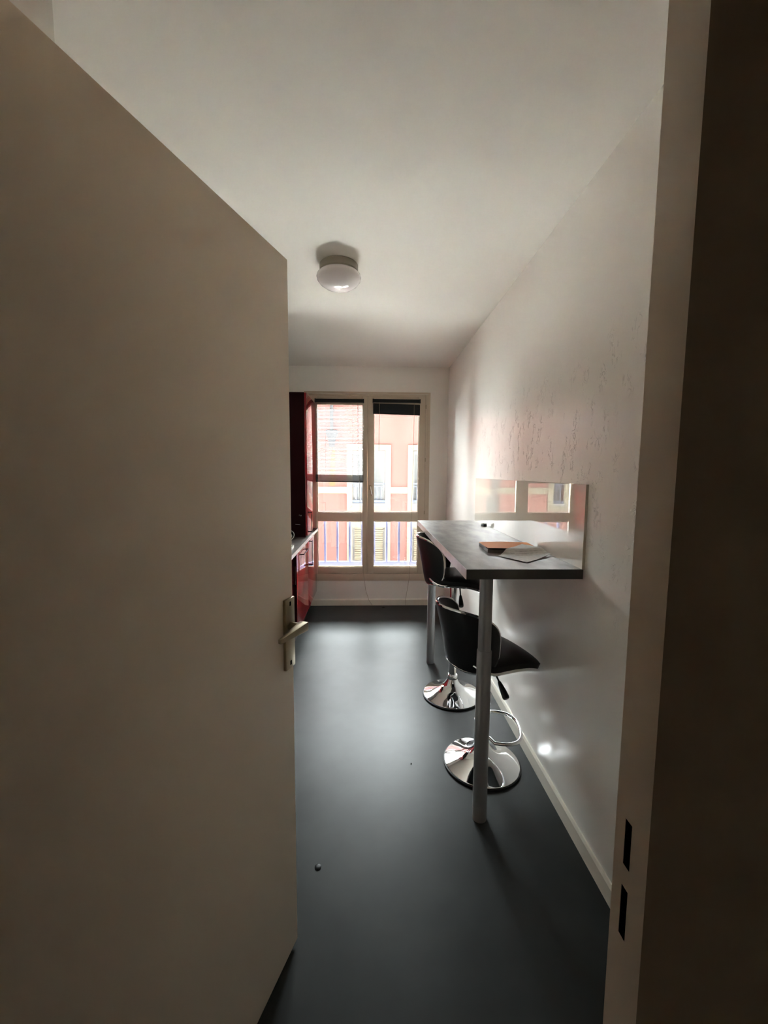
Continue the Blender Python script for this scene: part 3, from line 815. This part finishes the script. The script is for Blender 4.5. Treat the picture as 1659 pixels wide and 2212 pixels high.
def far_window(x0, x1, z0, z1, rail):
    w = MB()
    f = 0.055
    xm_ = (x0 + x1) / 2
    w.box(x0, x0 + f, 0.16, 0.21, z0 + Z, z1 + Z).box(x1 - f, x1, 0.16, 0.21, z0 + Z, z1 + Z).box(x0 + f, x1 - f, 0.16, 0.21, z1 - 0.09 + Z, z1 + Z).box(x0 + f, x1 - f, 0.16, 0.21, z0 + Z, z0 + f + Z)
    if x1 - x0 > 0.5: w.box(xm_ - 0.04, xm_ + 0.04, 0.16, 0.21, z0 + f + Z, z1 - 0.09 + Z)
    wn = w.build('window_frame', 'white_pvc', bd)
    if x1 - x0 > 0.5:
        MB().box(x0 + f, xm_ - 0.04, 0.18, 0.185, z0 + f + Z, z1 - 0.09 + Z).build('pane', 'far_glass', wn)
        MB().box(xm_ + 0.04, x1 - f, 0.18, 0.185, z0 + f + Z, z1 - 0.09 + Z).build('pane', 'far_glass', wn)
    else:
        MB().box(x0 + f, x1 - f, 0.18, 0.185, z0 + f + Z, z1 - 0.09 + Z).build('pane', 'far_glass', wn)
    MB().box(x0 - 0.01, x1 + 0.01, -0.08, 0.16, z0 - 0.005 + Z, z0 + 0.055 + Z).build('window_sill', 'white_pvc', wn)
    if rail:
        r = MB()
        r.box(x0, x1, -0.01, 0.02, 1.155 + Z, 1.185 + Z).box(x0, x1, -0.01, 0.02, 1.085 + Z, 1.105 + Z)
        r.box(x0, x1, -0.015, 0.025, z0 + 0.06 + Z, z0 + 0.135 + Z)
        rr = r.build('balustrade', 'pale_blue', bd)
        n = max(3, int((x1 - x0) / 0.105))
        fst = None
        for k in range(1, n):
            xx = x0 + (x1 - x0) * k / n
            if fst is None:
                fst = MB().box(-0.011, 0.011, -0.004, 0.014, z0 + 0.135 + Z, 1.085 + Z).build('bar', 'pale_blue', rr); fst.location = (xx, 0, 0)
            else:
                c = link_copy(fst, rr, (xx, 0, 0)); c.name = 'bar'
for a, b in ups:
    mitred(a, b, 0.600, 2.045, 0.148, bd)
    far_window(a, b, 0.600, 2.045, True)
    mitred(a, b, -1.45, 0.003, 0.148, bd)
    sh = MB()
    for k in range(24):
        z = -1.45 + 1.45 * k / 24
        sh.box(a + 0.05, b - 0.05, 0.09 + (0.006 if k % 2 else 0), 0.12, z + Z, z + 1.45 / 24 - 0.012 + Z)
    MB().box(a, b, 0.125, 0.16, -1.45 + Z, 0.003 + Z).build('shutter_backing', 'white_pvc', bd)
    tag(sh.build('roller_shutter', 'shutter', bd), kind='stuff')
mitred(nar[0], nar[1], 0.600, 2.045, 0.14, bd)
far_window(nar[0], nar[1], 0.600, 2.045, True)
far_window(grd[0], grd[1], -0.10, 0.885, False)
gb = MB()
gx0, gx1 = grd
gb.box((gx0 + gx1) / 2 - 0.012, (gx0 + gx1) / 2 + 0.012, 0.13, 0.15, -0.1 + Z, 0.885 + Z)
for z in (0.15, 0.40, 0.64):
    gb.box(gx0, gx1, 0.13, 0.15, z - 0.011 + Z, z + 0.011 + Z)
gb.build('glazing_bars', 'white_pvc', bd)
# cream string course between the windows, cut at the surrounds
cuts = sorted([(a - 0.148, b + 0.148) for a, b in ups] + [(nar[0] - 0.14, nar[1] + 0.14)])
xa = FAC_X0
for a, b in cuts + [(9.0, 9.0)]:
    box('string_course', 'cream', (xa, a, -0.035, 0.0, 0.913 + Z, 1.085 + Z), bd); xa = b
# rust streak under the broken downpipe: thin irregular skin on the wall
ys_ = [2.07, 1.85, 1.6, 1.35, 1.11]
lft = [-0.985, -1.03, -1.05, -1.065, -1.075]
rgt = [-0.925, -0.935, -0.930, -0.925, -0.930]
vs = [(x, -0.004, z + Z) for x, z in zip(lft, ys_)] + [(x, -0.004, z + Z) for x, z in zip(rgt, ys_)] + [(x, 0.0, z + Z) for x, z in zip(lft, ys_)] + [(x, 0.0, z + Z) for x, z in zip(rgt, ys_)]
fs = [(k, k + 1, 6 + k, 5 + k) for k in range(4)] + [(10 + k, 15 + k, 16 + k, 11 + k) for k in range(4)]
fs += [(k, 10 + k, 11 + k, k + 1) for k in range(4)] + [(5 + k, 6 + k, 16 + k, 15 + k) for k in range(4)] + [(0, 5, 15, 10), (4, 14, 19, 9)]
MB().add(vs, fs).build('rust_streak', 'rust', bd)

def hopper(x, ztop, zbot, pipe_to, label):
    p = tag(empty('downpipe', (x, FAC_Y - 0.13, 0)), label, 'downpipe')
    vs = []
    for (w, dpt, z) in ((0.155, 0.11, ztop), (0.150, 0.105, ztop - 0.07), (0.10, 0.08, ztop - 0.16), (0.065, 0.06, zbot), ):
        vs += [(-w, -dpt, z), (w, -dpt, z), (w, dpt, z), (-w, dpt, z)]
    fs = [(4 * k + i, 4 * k + (i + 1) % 4, 4 * k + 4 + (i + 1) % 4, 4 * k + 4 + i) for k in range(3) for i in range(4)] + [(0, 3, 2, 1), (12, 13, 14, 15)]
    MB().add(vs, fs).build('hopper_head', 'zinc', p, bevel=0.006)
    a, b = (ztop, pipe_to) if pipe_to > ztop else (pipe_to, zbot)
    MB().lathe([(0.042, a), (0.042, b)], 20).build('pipe', 'zinc', p, smooth=True)
    MB().box(-0.055, 0.055, -0.05, 0.125, (a + b) / 2 - 0.02, (a + b) / 2 + 0.02).build('bracket', 'zinc', p)
hopper(-0.998, 2.527, 2.12, FAC_TOP, 'grey rain hopper and downpipe ending above a rust streak on the pink wall')
hopper(-1.675, 1.40, 1.04, STREET, 'grey rain hopper with downpipe, seen only as a reflection in the panel')
